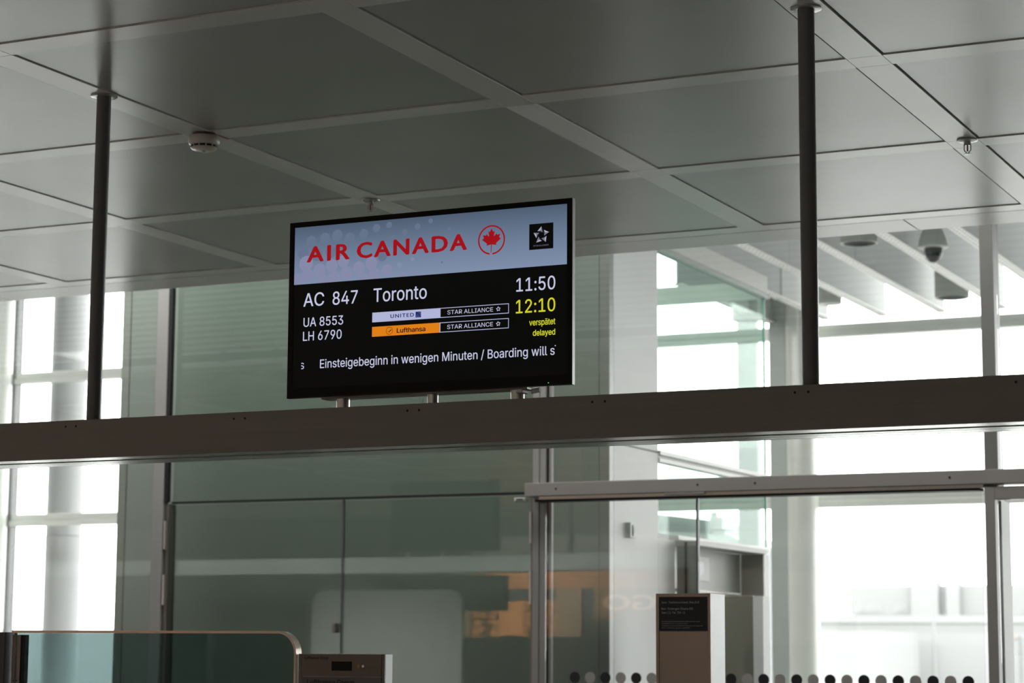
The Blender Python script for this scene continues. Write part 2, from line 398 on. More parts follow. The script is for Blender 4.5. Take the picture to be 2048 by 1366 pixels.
# fixed to the header's end
o = box('sensor_slot', -5.45, -5.41, 11.478, 11.481, 0.863, 0.870, M_['black'], sn)
tag(sn, 'small white door contact sensor under the left end of the sliding door header', 'sensor')

# sliding door: long header box, two glass leaves, dot markings
d2 = box('door_2', -5.385, 2.5, 11.45, 11.60, 0.880, 0.957, M_['header'], None, 0.004); tag(d2, kind='structure')
box('track', -5.30, -2.73, 11.47, 11.58, 0.862, 0.879, M_['steel'], d2)
box('dark_joint', -5.33, -2.75, 11.475, 11.575, 0.850, 0.862, M_['black'], d2)
box('carrier', -4.52, -4.28, 11.452, 11.47, 0.866, 0.884, M_['header'], d2, 0.004)
for sx_ in (-5.184, -4.32, -3.983, -2.9): cyl('screw', (sx_, 11.447, 0.920), (sx_, 11.452, 0.920), 0.006, M_['black'], d2, 12)
YD = 11.52
la = box('leaf', -5.278, -4.352, YD-0.005, YD+0.005, -EYE+0.02, 0.856, M_['glass'], d2)
lb = box('leaf', -4.340, -2.752, YD-0.005, YD+0.005, -EYE+0.02, 0.856, M_['glass'], d2)
box('seal', -4.352, -4.340, YD-0.012, YD+0.012, -EYE+0.02, 0.858, mat('leaf_edge_grey', (0.09, 0.10, 0.10), 0.3), d2)
Mdk = mat('dot_black', (0.012, 0.013, 0.016), 0.5, var=0); Mlt = mat('dot_light_grey', (0.40, 0.385, 0.365), 0.5, var=0)
for k in range(26):
    xd = -5.092+0.0938*k
    if -4.39 < xd < -4.31: continue
    if xd > -2.78: break
    cyl('dot', (xd, YD-0.0065, -0.149), (xd, YD-0.0052, -0.149), 0.0315, Mdk if k % 2 == 0 else Mlt, la if xd < -4.35 else lb, 28)
# door frame to the right of the sliding door
d3 = empty('door_3', (-1.4, 11.5, -EYE)); tag(d3, kind='structure')
box('frame', -2.72, -2.665, 11.46, 11.55, -EYE, 0.868, M_['header'], d3, 0.003)
box('frame', -2.665, 0.1, 11.46, 11.55, 0.800, 0.868, M_['header'], d3, 0.003)
box('frame', 0.1, 0.155, 11.46, 11.55, -EYE, 0.868, M_['header'], d3, 0.003)
box('reveal', -2.664, -2.654, 11.552, 11.76, -EYE, 0.797, M_['white'], d3)
box('leaf', -2.66, 0.1, 11.50, 11.51, -EYE+0.01, 0.797, M_['glass'], d3)

# ------------------------------------------------------------------ vestibule (enclosure of the boarding bridge)
wv = box('wall_left', -8.58, -5.17, 12.04, 12.10, -EYE, 3.0, M_['greenwall']); tag(wv, kind='structure')
box('panel', -8.649, -8.585, 12.035, 12.30, -EYE, 3.0, M_['greenwall2'], wv, 0.002)
box('panel', -5.165, -5.10, 12.035, 12.10, -EYE, 3.0, M_['greenwall2'], wv, 0.002)
box('panel', -8.65, -8.60, 12.30, 14.93, -EYE, 3.0, M_['white'], wv)
ws = box('wall_right', -5.16, -5.10, 12.102, 12.82, -EYE, 1.235, M_['white']); tag(ws, kind='structure')
box('panel', -5.16, -5.10, 12.102, 12.82, 1.245, 3.0, M_['white'], ws)
box('panel', -5.16, -5.10, 12.822, 13.10, -EYE, 0.70, M_['white'], ws)
box('panel', -5.16, -5.10, 14.50, 14.95, -EYE, 0.68, M_['white'], ws)
for xr in (-5.10, -8.60):
    box('rail', xr-0.07, xr, 12.82 if xr > -6 else 12.3, 14.98, 2.575, 2.70, M_['whiterail'], ws, 0.004)
    box('rail', xr-0.05, xr+0.012, 12.82 if xr > -6 else 12.3, 14.99, 2.535, 2.57, M_['facadegreen'], ws, 0.002)
box('rail', -5.15, -5.085, 12.825, 14.96, 1.225, 1.255, M_['whiterail'], ws, 0.003)
box('rail', -5.13, -5.10, 12.825, 14.95, 1.207, 1.224, M_['mullion'], ws)
box('rail', -5.15, -5.09, 12.825, 14.95, 1.180, 1.206, M_['whiterail'], ws, 0.003)
box('rail', -5.15, -5.08, 13.12, 14.90, 0.705, 0.735, M_['whiterail'], ws, 0.003)
box('pane', -5.125, -5.113, 12.825, 14.93, 1.256, 2.534, M_['glassgreen'], ws)
box('pane', -5.125, -5.113, 12.825, 14.93, 0.736, 1.179, M_['glassgreen'], ws)
box('pane_edge', -5.128, -5.110, 14.932, 14.942, 0.736, 2.534, M_['glassedge'], ws)
wb = box('wall_back', -8.6, -5.16, 14.90, 14.93, 2.53, 2.66, M_['whiterail']); tag(wb, kind='structure')
box('rail', -8.6, -5.16, 14.90, 14.93, 1.18, 1.25, M_['whiterail'], wb)

# steel portal of the lift doorway in the side wall
pt = empty('steel_door_portal', (-5.03, 13.8, -EYE))
tag(pt, 'brushed steel doorway portal with a control panel in the vestibule side wall', 'portal')
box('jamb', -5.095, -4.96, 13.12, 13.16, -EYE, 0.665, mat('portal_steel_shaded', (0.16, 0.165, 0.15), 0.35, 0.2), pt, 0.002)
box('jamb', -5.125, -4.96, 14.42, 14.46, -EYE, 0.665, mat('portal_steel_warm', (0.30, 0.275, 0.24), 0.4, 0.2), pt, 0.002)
box('lintel', -5.125, -4.95, 13.12, 14.46, 0.667, 0.700, M_['mullion'], pt, 0.002)
box('trim', -5.035, -5.025, 13.105, 13.121, -EYE, 0.69, M_['black'], pt)
box('back_panel', -5.14, -5.128, 13.162, 14.42, 0.40, 0.665, mat('portal_back_grey_green', (0.30, 0.31, 0.28), 0.4), pt)
box('door_leaf', -5.15, -5.14, 13.162, 13.78, -EYE, 0.39, M_['facadegreen'], pt)
box('door_leaf', -5.15, -5.14, 13.79, 14.42, -EYE, 0.39, M_['facadegreen'], pt)
box('ledge', -5.13, -5.11, 13.162, 14.1, 0.385, 0.400, M_['steeldark'], pt)
cp = box('control_panel', -5.127, -5.118, 13.46, 13.78, 0.46, 0.62, M_['white'], pt, 0.002)
box('display', -5.118, -5.114, 13.52, 13.66, 0.50, 0.585, mat('display_lilac_grey', (0.36, 0.36, 0.41), 0.3), cp)
bt = box('wall_button', -5.10, -5.075, 12.30, 12.40, 0.680, 0.772, M_['whiterail'], None, 0.004)
box('reader_face', -5.075, -5.066, 12.335, 12.385, 0.690, 0.762, M_['white'], bt, 0.003)
box('side_plate', -5.101, -5.07, 12.290, 12.302, 0.680, 0.772, M_['facadegreen'], bt)
tag(bt, 'small white wall switch on the white vestibule side wall', 'switch')

# ================================================================== SUSPENDED BEAM WITH POLES
bmr = empty('suspended_beam', (-3.38, 6.408, 0.659))
tag(bmr, 'long dark brown-grey metal beam hung from the ceiling on round poles under the flight display', 'beam')
XA, XB = -13.2, 4.5
box('fascia', XA, XB, 6.275, 6.283, 0.6587, 0.795, M_['beam'], bmr, 0.0015)
box('top_cover', XA, XB, 6.284, 6.532, 0.785, 0.794, M_['beam'], bmr)
box('back_cover', XA, XB, 6.533, 6.541, 0.6587, 0.795, M_['beamlight'], bmr, 0.0015)
box('underside_profile', XA, XB, 6.284, 6.366, 0.6590, 0.668, M_['beamlight'], bmr)
box('slot', XA, XB, 6.366, 6.412, 0.680, 0.684, M_['black'], bmr)
box('underside_profile', XA, XB, 6.412, 6.452, 0.6590, 0.668, M_['beamlight'], bmr)
box('slot', XA, XB, 6.452, 6.458, 0.668, 0.670, M_['steeldark'], bmr)
box('underside_profile', XA, XB, 6.458, 6.533, 0.6590, 0.668, M_['beamlight'], bmr)
for xp in (-12.72, -10.05, -7.39, -4.719, -2.046, 0.62, 3.29):
    p = cyl('pole', (xp, 6.408, 0.794), (xp, 6.408, CZ-0.004), 0.0262, M_['pole'], bmr, 40)
    lathe('flange', (xp, 6.408, 0), [(0.027, CZ-0.0005), (0.049, CZ-0.0005), (0.049, CZ-0.004), (0.046, CZ-0.006), (0.0275, CZ-0.006)], M_['flange'], p)
for xs_ in (-4.74, -4.696, -4.041, -3.997, -3.374, -3.331, -2.717, -2.674, -2.054, -2.012, -1.39, -1.35):
    cyl('screw', (xs_, 6.2745, 0.773), (xs_, 6.2752, 0.773), 0.0042, M_['black'], bmr, 12)

# ================================================================== FLIGHT DISPLAY
YM = 6.35
def emis(name, rgb, s=1.0):
    return mat(name, (0.003, 0.003, 0.003), 0.5, 0, 0.2, emit=lin(rgb), estr=s, var=0)
Mtx = emis('pixels_text_white', (196, 198, 222)); Myl = emis('pixels_yellow', (208, 208, 40)); Mred = emis('pixels_red', (158, 14, 24))
Mwb = emis('pixels_bar_white', (176, 180, 214)); Mor = emis('pixels_orange', (222, 128, 20)); Mdot = emis('pixels_dot_lilac', (132, 137, 168)); Mdot2 = emis('pixels_dot_faint', (100, 115, 139))
Mnav = emis('pixels_navy', (22, 42, 100)); Mlogo = [emis('pixels_silver', (170, 172, 186)), emis('pixels_silver_mid', (118, 120, 134)), emis('pixels_silver_dark', (70, 74, 88))]
Mbk = emis('pixels_black', (3, 4, 4)); Mdkb = emis('pixels_brand_dark', (28, 18, 24))
mh, n, l = newmat('pixels_header_blue'); b = n['Principled BSDF']; b.inputs['Base Color'].default_value = (0.003, 0.003, 0.003, 1); b.inputs['Specular IOR Level'].default_value = 0.2
tc = n.new('ShaderNodeTexCoord'); sp = n.new('ShaderNodeSeparateXYZ'); rp = n.new('ShaderNodeValToRGB')
l.new(tc.outputs['Generated'], sp.inputs[0]); l.new(sp.outputs['Z'], rp.inputs[0]); l.new(rp.outputs[0], b.inputs['Emission Color']); b.inputs['Emission Strength'].default_value = 1.0
e = rp.color_ramp.elements; e[0].color = (*lin((126, 142, 170)), 1); e[1].color = (*lin((78, 93, 113)), 1)
x_ = rp.color_ramp.elements.new(0.55); x_.color = (*lin((104, 121, 146)), 1)
dm = empty('flight_display', (-3.35, 6.38, 0.84))
tag(dm, 'black flat flight information display on three posts showing the Toronto flight', 'display')
XL, XR, ZB, ZT = -3.8793, -2.8205, 0.8425, 1.4486
bm = bmesh.new()                                    # bezel: four bars with a raised edge
AX0, AX1, AZ0, AZ1 = -3.8603, -2.8388, 0.8750, 1.4307
for bb in ((XL, AX0, YM, YM+0.02, ZB, ZT), (AX1, XR, YM, YM+0.02, ZB, ZT), (AX0, AX1, YM, YM+0.02, AZ1, ZT), (AX0, AX1, YM, YM+0.02, ZB, AZ0)): abox(bm, *bb)
link('bezel', bm, M_['blackgloss'], dm)
box('side_frame', XR, XR+0.0012, YM+0.001, YM+0.021, ZB, ZT, mat('display_side_grey', (0.42, 0.42, 0.42), 0.3, 0.3), dm)
box('side_frame', XL-0.0012, XL, YM+0.001, YM+0.021, ZB, ZT, M_['steeldark'], dm)
box('housing', XL+0.02, XR-0.03, YM+0.021, YM+0.060, ZB+0.004, ZT-0.03, M_['blackgloss'], dm, 0.012)
scr = box('screen', AX0, AX1, YM+0.002, YM+0.012, AZ0, AZ1, Mbk, dm)
Y1, Y2, Y3 = YM+0.0016, YM+0.0012, YM+0.0008
polys('header_area', [([(-3.8603, 1.2326), (AX1, 1.2326), (AX1, 1.4307), (-3.8603, 1.4307)], 0)], Y1, mh, scr)
# lilac discs of the header background
Z1 = lambda x, y: (-3.8593+(x-95)/(1783-95)*1.0206, 0)
disc = [(170,455,45,0),(182,530,40,0),(258,497,40,0),(337,468,38,0),(285,568,38,0),(355,543,40,0),(433,512,38,0),(412,440,36,0),(512,482,38,0),(590,452,38,0),(612,522,38,0),(533,553,38,0),(690,495,33,0),(660,410,28,1),(115,560,40,0),(768,463,15,0),(850,428,12,0),(872,513,10,0),(950,480,6,0),(795,530,14,0),
        (880,225,18,1),(960,190,14,1),(800,262,18,1),(725,300,22,1),(650,340,26,1),(200,320,34,1),(290,300,34,1),(370,280,34,1),(450,300,34,1),(540,270,28,1),(620,235,24,1),(700,215,18,1),(240,400,36,1),(150,390,36,1),(330,380,36,1),(1032,447,6,1),(1075,240,10,1)]
for q, (nm, mm) in enumerate((('discs', Mdot), ('faint_discs', Mdot2))):
    L = []
    for (dx, dy, rr, kk) in disc:
        if kk != q: continue
        cx = -3.8593+(dx-95)*0.0006046; top = 235-(dx-95)*0.0877; bot = 588-(dx-85)*0.0737
        cz = 1.4307-(dy-top)/(bot-top)*(1.4307-1.2326); rw = rr*0.0006
        kq = len(L); L.append(0)
        polys('disc', [([(max(cx+rw*math.cos(t*math.pi/14), AX0+0.0005), max(cz+rw*math.sin(t*math.pi/14), 1.2328)) for t in range(28)], 0)], Y1-0.0001-0.0001*(1-q)-0.000002*kq, mm, scr)
A = dict(parent=scr, y=Y2)
text('AIR', -3.8085, -3.6460, 1.3083, 0.0515, Y2, Mred, scr, bold=0.052, space=1.25, font='built_in')
text('CANADA', -3.6135, -3.2025, 1.3078, 0.0515, Y2, Mred, scr, bold=0.052, space=1.2, font='built_in')
# roundel with the leaf
cx, cz, ro, ri = -3.1102, 1.3325, 0.0492, 0.0440
pts = []
a0, a1 = math.radians(-86), math.radians(262)
pts += [(cx+ro*math.cos(a0+(a1-a0)*t/60), cz+ro*math.sin(a0+(a1-a0)*t/60)) for t in range(61)]
L = []
for t in range(60):
    aa, ab = a0+(a1-a0)*t/60, a0+(a1-a0)*(t+1)/60
    L.append(([(cx+ri*math.cos(aa), cz+ri*math.sin(aa)), (cx+ri*math.cos(ab), cz+ri*math.sin(ab)), (cx+ro*math.cos(ab), cz+ro*math.sin(ab)), (cx+ro*math.cos(aa), cz+ro*math.sin(aa))], 0))
polys('roundel', L, Y2, Mred, scr)
half = [(0, .98), (.17, .66), (.31, .74), (.23, .33), (.29, .30), (.47, .52), (.53, .38), (.82, .44), (.72, .16), (.90, .04), (.42, -.34), (.48, -.50), (.04, -.42), (.035, -1.12)]
leaf = half + [(-x, z) for x, z in reversed(half[1:])]
leaf[len(half)-1] = (-.01, -1.14); leaf[len(half)] = (-.07, -1.14)
poly('maple_leaf', [(cx+0.0385*x, cz-0.001+0.0385*z+0.002) for x, z in leaf], Y2-0.0002, Mred, scr)
# star emblem
polys('emblem_square', [([(-2.9737, 1.2884), (-2.8878, 1.2884), (-2.8878, 1.3733), (-2.9737, 1.3733)], 0)], Y2, Mbk, scr)
def star(cx, cz, s, mats, name):
    L = []
    tri = [(5, 185), (-85, 89), (35, 57)]; jn = (-18, 100)
    for k in range(5):
        a = -k*2*math.pi/5
        R = lambda p: (cx+s*(p[0]*math.cos(a)-p[1]*math.sin(a)), cz+s*(p[0]*math.sin(a)+p[1]*math.cos(a)))
        t = [R(p) for p in tri]; j = R(jn)
        L += [([t[0], t[1], j], 0), ([t[0], j, t[2]], min(1, len(mats)-1)), ([t[1], t[2], j], min(2, len(mats)-1))]
    polys(name, L, Y3, mats, scr)
star(-2.9308, 1.3345, 0.000157, Mlogo, 'star_emblem')
text('STAR ALLIANCE', -2.9585, -2.9040, 1.2985, 0.0045, Y3, Mlogo[1], scr)
# flight lines
text('AC', -3.8212, -3.7408, 1.1553, 0.0449, Y2, Mtx, scr, bold=0.012); text('847', -3.7068, -3.6106, 1.1543, 0.0449, Y2, Mtx, scr, ref='8', bold=0.012)
text('Toronto', -3.5490, -3.3480, 1.1538, 0.0455, Y2, Mtx, scr, ref='T', bold=0.012)
text('11:50', -3.0190, -2.8805, 1.1545, 0.0435, Y2, Mtx, scr, ref='5', bold=0.012); text('12:10', -3.0200, -2.8805, 1.0830, 0.0440, Y2, Myl, scr, ref='2', bold=0.012)
text('UA 8553', -3.8195, -3.6650, 1.0855, 0.0305, Y2, Mtx, scr, bold=0.012); text('LH 6790', -3.8205, -3.6700, 1.0374, 0.0310, Y2, Mtx, scr, bold=0.012)
text('verspätet', -2.9720, -2.8800, 1.0402, 0.0182, Y2, Myl, scr, ref='t', bold=0.03); text('delayed', -2.9590, -2.8805, 1.0062, 0.0188, Y2, Myl, scr, ref='d', bold=0.03)
text('Einsteigebeginn in wenigen Minuten / Boarding will s', -3.7518, -2.8820, 0.9408, 0.0290, Y2, Mtx, scr, ref='E', bold=0.012)
polys('lettering', [([(-2.8815, 0.9685), (-2.8775, 0.9685), (-2.8775, 0.9715), (-2.8815, 0.9715)], 0)], Y2, Mtx, scr)
o = text('s', -3.8300, -3.8145, 0.9412, 0.0215, Y2, Mtx, scr, ref='s')
bm = bmesh.new(); bm.from_mesh(o.data)                                  # the ticker's last letter is cut by the window edge
xm = min(v.co.x for v in bm.verts); bmesh.ops.bisect_plane(bm, geom=list(bm.verts)+list(bm.edges)+list(bm.faces), plane_co=(xm+0.0045, 0, 0), plane_no=(1, 0, 0), clear_inner=True)
bm.to_mesh(o.data); bm.free()
# partner bars
def bar(x0, x1, z0, z1, m, y): polys('bar', [([(x0, z0), (x1, z0), (x1, z1), (x0, z1)], 0)], y, m, scr)
for (z0, z1, m) in ((1.0850, 1.1180, Mwb), (1.0363, 1.0696, Mor)):
    bar(-3.5528, -3.2985, z0, z1, m, Y2); bar(-3.2985, -3.0456, z0, z1, Mwb, Y2); bar(-3.2955, -3.0477, z0+0.0022, z1-0.0022, Mbk, Y2-0.0001)
    text('STAR ALLIANCE', -3.2700, -3.1025, z0+0.0098, 0.0138, Y3, Mtx, scr)
    star(-3.0835, z0+0.0167, 0.000047, [Mtx], 'star_emblem')
text('UNITED', -3.4830, -3.3950, 1.0958, 0.0120, Y3, Mnav, scr, bold=0.035, space=1.25, font='built_in')
polys('globe_square', [([(-3.3885, 1.0915), (-3.3680, 1.0915), (-3.3680, 1.1110), (-3.3885, 1.1110)], 0)], Y3, Mnav, scr)
L = []
for k in range(3):
    rr = 0.007+0.005*k
    pr = [(-3.3680+(-rr)*math.cos(t*math.pi/16), 1.0915+rr*math.sin(t*math.pi/16)) for t in range(0, 9)]
    for a, b_ in zip(pr, pr[1:]): L.append(([a, b_, (b_[0]+0.0008, b_[1]+0.0008), (a[0]+0.0008, a[1]+0.0008)], 0))
polys('globe_lines', L, Y3-0.0002, Mwb, scr)
text('Lufthansa', -3.4580, -3.3515, 1.0446, 0.0150, Y3, Mdkb, scr, bold=0.045, ref='L')
L = []; cx, cz = -3.4865, 1.0530
for t in range(32):
    a, b_ = t*math.pi/16, (t+1)*math.pi/16
    L.append(([(cx+.0117*math.cos(a), cz+.0117*math.sin(a)), (cx+.0117*math.cos(b_), cz+.0117*math.sin(b_)), (cx+.0130*math.cos(b_), cz+.0130*math.sin(b_)), (cx+.0130*math.cos(a), cz+.0130*math.sin(a))], 0))
crane = [(-.0085, .0015), (-.004, -.001), (-.001, -.003), (.002, .0015), (.0085, .0055), (.006, .0035), (.0085, .004), (.004, .0008), (.0075, .0012), (.0015, -.0022), (.0005, -.006), (-.001, -.0045), (-.0045, -.0022)]
L.append(([(cx+x, cz+z) for x, z in crane], 0))
polys('crane_emblem', L, Y3, Mdkb, scr)
cyl('status_light', (-2.9029, YM-0.0008, 0.8508), (-2.9029, YM+0.0005, 0.8508), 0.0015, M_['led'], dm, 10)
for xp, rr in ((-3.6905, 0.0225), (-3.349, 0.0185), (-3.038, 0.0225)):
    cyl('post', (xp, 6.405, 0.795), (xp, 6.405, 0.842), rr, M_['steel'], dm, 32)
box('mounting_plate', -3.76, -2.99, 6.375, 6.435, 0.838, 0.844, M_['steeldark'], dm, 0.001)
box('clamp', -3.03, -3.005, 6.37, 6.42, 0.826, 0.838, M_['white'], dm, 0.003)
cyl('cable_plug', (-2.985, 6.40, 0.832), (-2.955, 6.40, 0.836), 0.008, M_['white'], dm, 16)

# second, identical display further along the beam: outside the frame, seen mirrored in the gate glass (its back)
dd = bpy.data.objects.new('flight_display', None); col.objects.link(dd); place(dd, WL[dm.name]+Vector((-5.37, 0, 0)), None)
tag(dd, 'unlit back of a second flight display, mirrored faintly in the green gate glass', 'display')
for ch in list(dm.children):
    if ch.name.startswith('screen'): 
        c = ch.copy(); col.objects.link(c); c.parent = dd
        continue
    c = ch.copy(); col.objects.link(c); c.parent = dd

# ================================================================== CEILING FITTINGS
sd = empty('smoke_detector', (-4.716, 7.063, CZ-0.07))
tag(sd, 'round off-white smoke detector on the ceiling right of the left pole', 'smoke detector')
Mcr = mat('detector_cream_plastic', (0.55, 0.53, 0.47), 0.25, 0, 0.5, var=0.02)
cd = (-4.716, 7.063, 0)
lathe('base', cd, [(0.048, CZ), (0.050, CZ-0.006), (0.052, CZ-0.010), (0.046, CZ-0.012)], M_['steeldark'], sd)
lathe('body', cd, [(0.048, CZ-0.009), (0.058, CZ-0.012), (0.0625, CZ-0.020), (0.0625, CZ-0.034), (0.059, CZ-0.043), (0.055, CZ-0.047), (0.049, CZ-0.048)], Mcr, sd)
lathe('sensing_chamber', cd, [(0.049, CZ-0.044), (0.047, CZ-0.048), (0.046, CZ-0.058)], M_['black'], sd)
lathe('cap', cd, [(0.046, CZ-0.055), (0.051, CZ-0.056), (0.052, CZ-0.058), (0.048, CZ-0.063), (0.030, CZ-0.067), (0.008, CZ-0.069), (0.006, CZ-0.073), (0, CZ-0.073)], Mcr, sd)
for k in range(12):
    a = k*math.pi/6+0.2; 
    cyl('rib', (cd[0]+0.0505*math.cos(a), cd[1]+0.0505*math.sin(a), CZ-0.058), (cd[0]+0.0505*math.cos(a), cd[1]+0.0505*math.sin(a), CZ-0.045), 0.003, Mcr, sd, 8)
rt = box('red_marker_strip', -4.684, -4.672, 7.045, 7.175, CZ-0.003, CZ, mat('red_marker', (0.30, 0.10, 0.085), 0.5, var=0.2, vscale=60))
tag(rt, 'short faded red marker strip on the ceiling beside the smoke detector', 'marker')
def sprinkler(x, y, label):
    s = empty('sprinkler_head', (x, y, CZ-0.06)); tag(s, label, 'sprinkler', 'ceiling sprinkler heads')
    lathe('escutcheon', (x, y, 0), [(0.012, CZ-0.012), (0.030, CZ-0.009), (0.040, CZ-0.006), (0.042, CZ-0.002), (0.040, CZ)], M_['flange'], s)
    lathe('nozzle', (x, y, 0), [(0.013, CZ-0.004), (0.014, CZ-0.020), (0.010, CZ-0.024), (0, CZ-0.024)], M_['flange'], s, 20)
    bm = bmesh.new()
    for sg in (-1, 1):
        acyl(bm, (x+sg*0.013, y, CZ-0.020), (x+sg*0.013, y, CZ-0.043), 0.0022, n=8)
        acyl(bm, (x+sg*0.013, y, CZ-0.043), (x+sg*0.003, y, CZ-0.054), 0.0022, n=8)
    link('frame_arms', bm, M_['flange'], s, True)
    cyl('glass_bulb', (x, y, CZ-0.024), (x, y, CZ-0.048), 0.0032, mat('sprinkler_red_bulb', (0.28, 0.03, 0.03), 0.15, var=0), s, 14)
    lathe('deflector', (x, y, 0), [(0, CZ-0.053), (0.004, CZ-0.054), (0.014, CZ-0.057), (0.014, CZ-0.0585), (0, CZ-0.060)], M_['flange'], s, 20)
sprinkler(-4.739, 8.441, 'metal sprinkler head with red bulb above the top of the flight display')
sprinkler(-2.021, 8.375, 'metal sprinkler head with red bulb to the right of the right pole')

# downlights and dome camera in the high louvred ceiling
Mdl = mat('downlight_grey_green_body', (0.50, 0.52, 0.49), 0.4, 0, 0.4, var=0.02)
def downlight(x, y, zb, r_, label, dark=True):
    d = empty('cylinder_downlight', (x, y, zb)); tag(d, label, 'ceiling light', 'cylinder downlights between the baffles')
    lathe('body', (x, y, zb), [(0, 0.60), (r_, 0.60), (r_, 0.0), (r_-0.006, -0.004), (r_-0.018, 0.0), (r_-0.018, 0.05)], Mdl, d)
    cyl('suspension_rod', (x, y, zb+0.60), (x, y, 5.60), 0.012, M_['trimw'], d, 12)
    lathe('reflector', (x, y, zb), [(r_-0.019, 0.001), (r_*0.6, 0.03), (0, 0.03)], M_['black'] if dark else M_['white'], d)
downlight(-5.18, 17.60, BZ-0.0, 0.155, 'wide cylinder downlight just below the ceiling edge, left of the dome camera')
downlight(-5.18, 20.70, BZ-0.0, 0.165, 'cylinder downlight in front of the bright window, right of the dome camera')
downlight(-6.37, 20.60, BZ-0.0, 0.115, 'small cylinder downlight right behind the right pole', False)
downlight(-7.38, 21.0, BZ-0.05, 0.15, 'cylinder downlight seen dark green through the vestibule side glass')
downlight(-6.74, 20.1, BZ+0.0, 0.05, 'thin cylinder downlight left of the right pole, mostly behind the baffles')
dc = empty('dome_camera', (-4.66, 18.02, BZ-0.16)); tag(dc, 'white dome security camera with a black glass dome under the high ceiling', 'camera')
c3 = (-4.66, 18.02, BZ)
lathe('housing', c3, [(0.03, 0.30), (0.055, 0.22), (0.076, 0.165), (0.098, 0.12), (0.114, 0.075), (0.123, 0.03), (0.128, 0.012), (0.128, 0.0), (0.105, -0.01), (0.078, -0.012)], Mdl, dc)
cyl('mounting_tube', (c3[0], c3[1], BZ+0.29), (c3[0], c3[1], 5.60), 0.025, Mdl, dc)
lathe('dome', c3, [(0.078, -0.008), (0.076, -0.05), (0.066, -0.09), (0.045, -0.12), (0.02, -0.133), (0, -0.136)], mat('dome_black_glass', (0.01, 0.01, 0.012), 0.08, 0, 0.8, var=0), dc)

# ================================================================== COUNTER SCREEN, PILLARS
def rounded(x0, x1, z0, z1, rr, n=10, left=False):
    P = [(x1, z0), (x1, z1-rr)] + [(x1-rr+rr*math.cos(t*math.pi/2/n), z1-rr+rr*math.sin(t*math.pi/2/n)) for t in range(1, n+1)]
    if left: P += [(x0+rr+rr*math.cos(math.pi/2+t*math.pi/2/n), z1-rr+rr*math.sin(math.pi/2+t*math.pi/2/n)) for t in range(0, n+1)] + [(x0, z0)]
    else: P += [(x0, z1), (x0, z0)]
    return P
def framed_screen(name, x0, x1, y0, y1, z0, z1, rr, th, mf, mg, left=False):
    e_ = empty(name, ((x0+x1)/2, (y0+y1)/2, z0))
    po = rounded(x0, x1, z0, z1, rr, left=left); pi_ = rounded(x0+(th if left else 0), x1-th, z0, z1-th, rr-th, left=left)
    bm = bmesh.new(); K = len(po); 
    vo = [[bm.verts.new((x, y, z+EYE)) for x, z in po] for y in (y0, y1)]; vi = [[bm.verts.new((x, y, z+EYE)) for x, z in pi_] for y in (y0, y1)]
    last = K-1 if left else K-2
    for q in range(last):
        bm.faces.new((vo[0][q], vo[0][q+1], vi[0][q+1], vi[0][q])); bm.faces.new((vo[1][q], vi[1][q], vi[1][q+1], vo[1][q+1]))
        bm.faces.new((vo[0][q], vo[1][q], vo[1][q+1], vo[0][q+1])); bm.faces.new((vi[0][q], vi[0][q+1], vi[1][q+1], vi[1][q]))
    link('frame', bm, mf, e_, True)
    ym = (y0+y1)/2; bm = bmesh.new()
    pg = rounded(x0+(th if left else 0), x1-th-0.0005, z0, z1-th-0.0005, rr-th, left=left)
    va = [bm.verts.new((x, ym-0.004, z+EYE)) for x, z in pg]; vb = [bm.verts.new((x, ym+0.004, z+EYE)) for x, z in pg]
    bm.faces.new(va); bm.faces.new(list(reversed(vb)))
    for q in range(len(va)): bm.faces.new((va[q], va[(q+1) % len(va)], vb[(q+1) % len(va)], vb[q]))
    link('glass_pane', bm, mg, e_)
    return e_
M_['frame'] = mat('screen_frame_steel', (0.50, 0.43, 0.37), 0.25, 0.7, 0.5, var=0.04, vscale=15)
cs = framed_screen('counter_glass_screen', -4.962, -3.793, 6.300, 6.336, -1.45, 0.0600, 0.075, 0.008, M_['frame'], M_['glasscounter'])
tag(cs, 'tinted glass counter screen with a rounded brushed steel frame, bottom left', 'screen')
box('end_profile', -4.962, -4.948, 6.305, 6.33, -1.45, 0.045, M_['steeldark'], cs); box('end_profile', -4.940, -4.926, 6.305, 6.33, -1.45, 0.045, M_['steeldark'], cs)
box('dark_joint', -4.926, -4.908, 6.308, 6.328, -1.45, 0.045, M_['black'], cs)
for xq in (-4.951, -4.938): cyl('screw', (xq, 6.303, -0.115), (xq, 6.306, -0.115), 0.0025, M_['black'], cs, 10)
box('base_rail', -4.96, -3.79, 6.29, 6.346, -EYE, -1.45, M_['steeldark'], cs)
cb = box('counter_side_panel', -5.9, -4.975, 6.28, 6.35, -EYE, 0.054, mat('side_panel_dark_grey', (0.06, 0.06, 0.065), 0.35, 0, 0.5), None, 0.003)
tag(cb, 'dark grey counter side panel at the left end of the glass screen', 'panel')

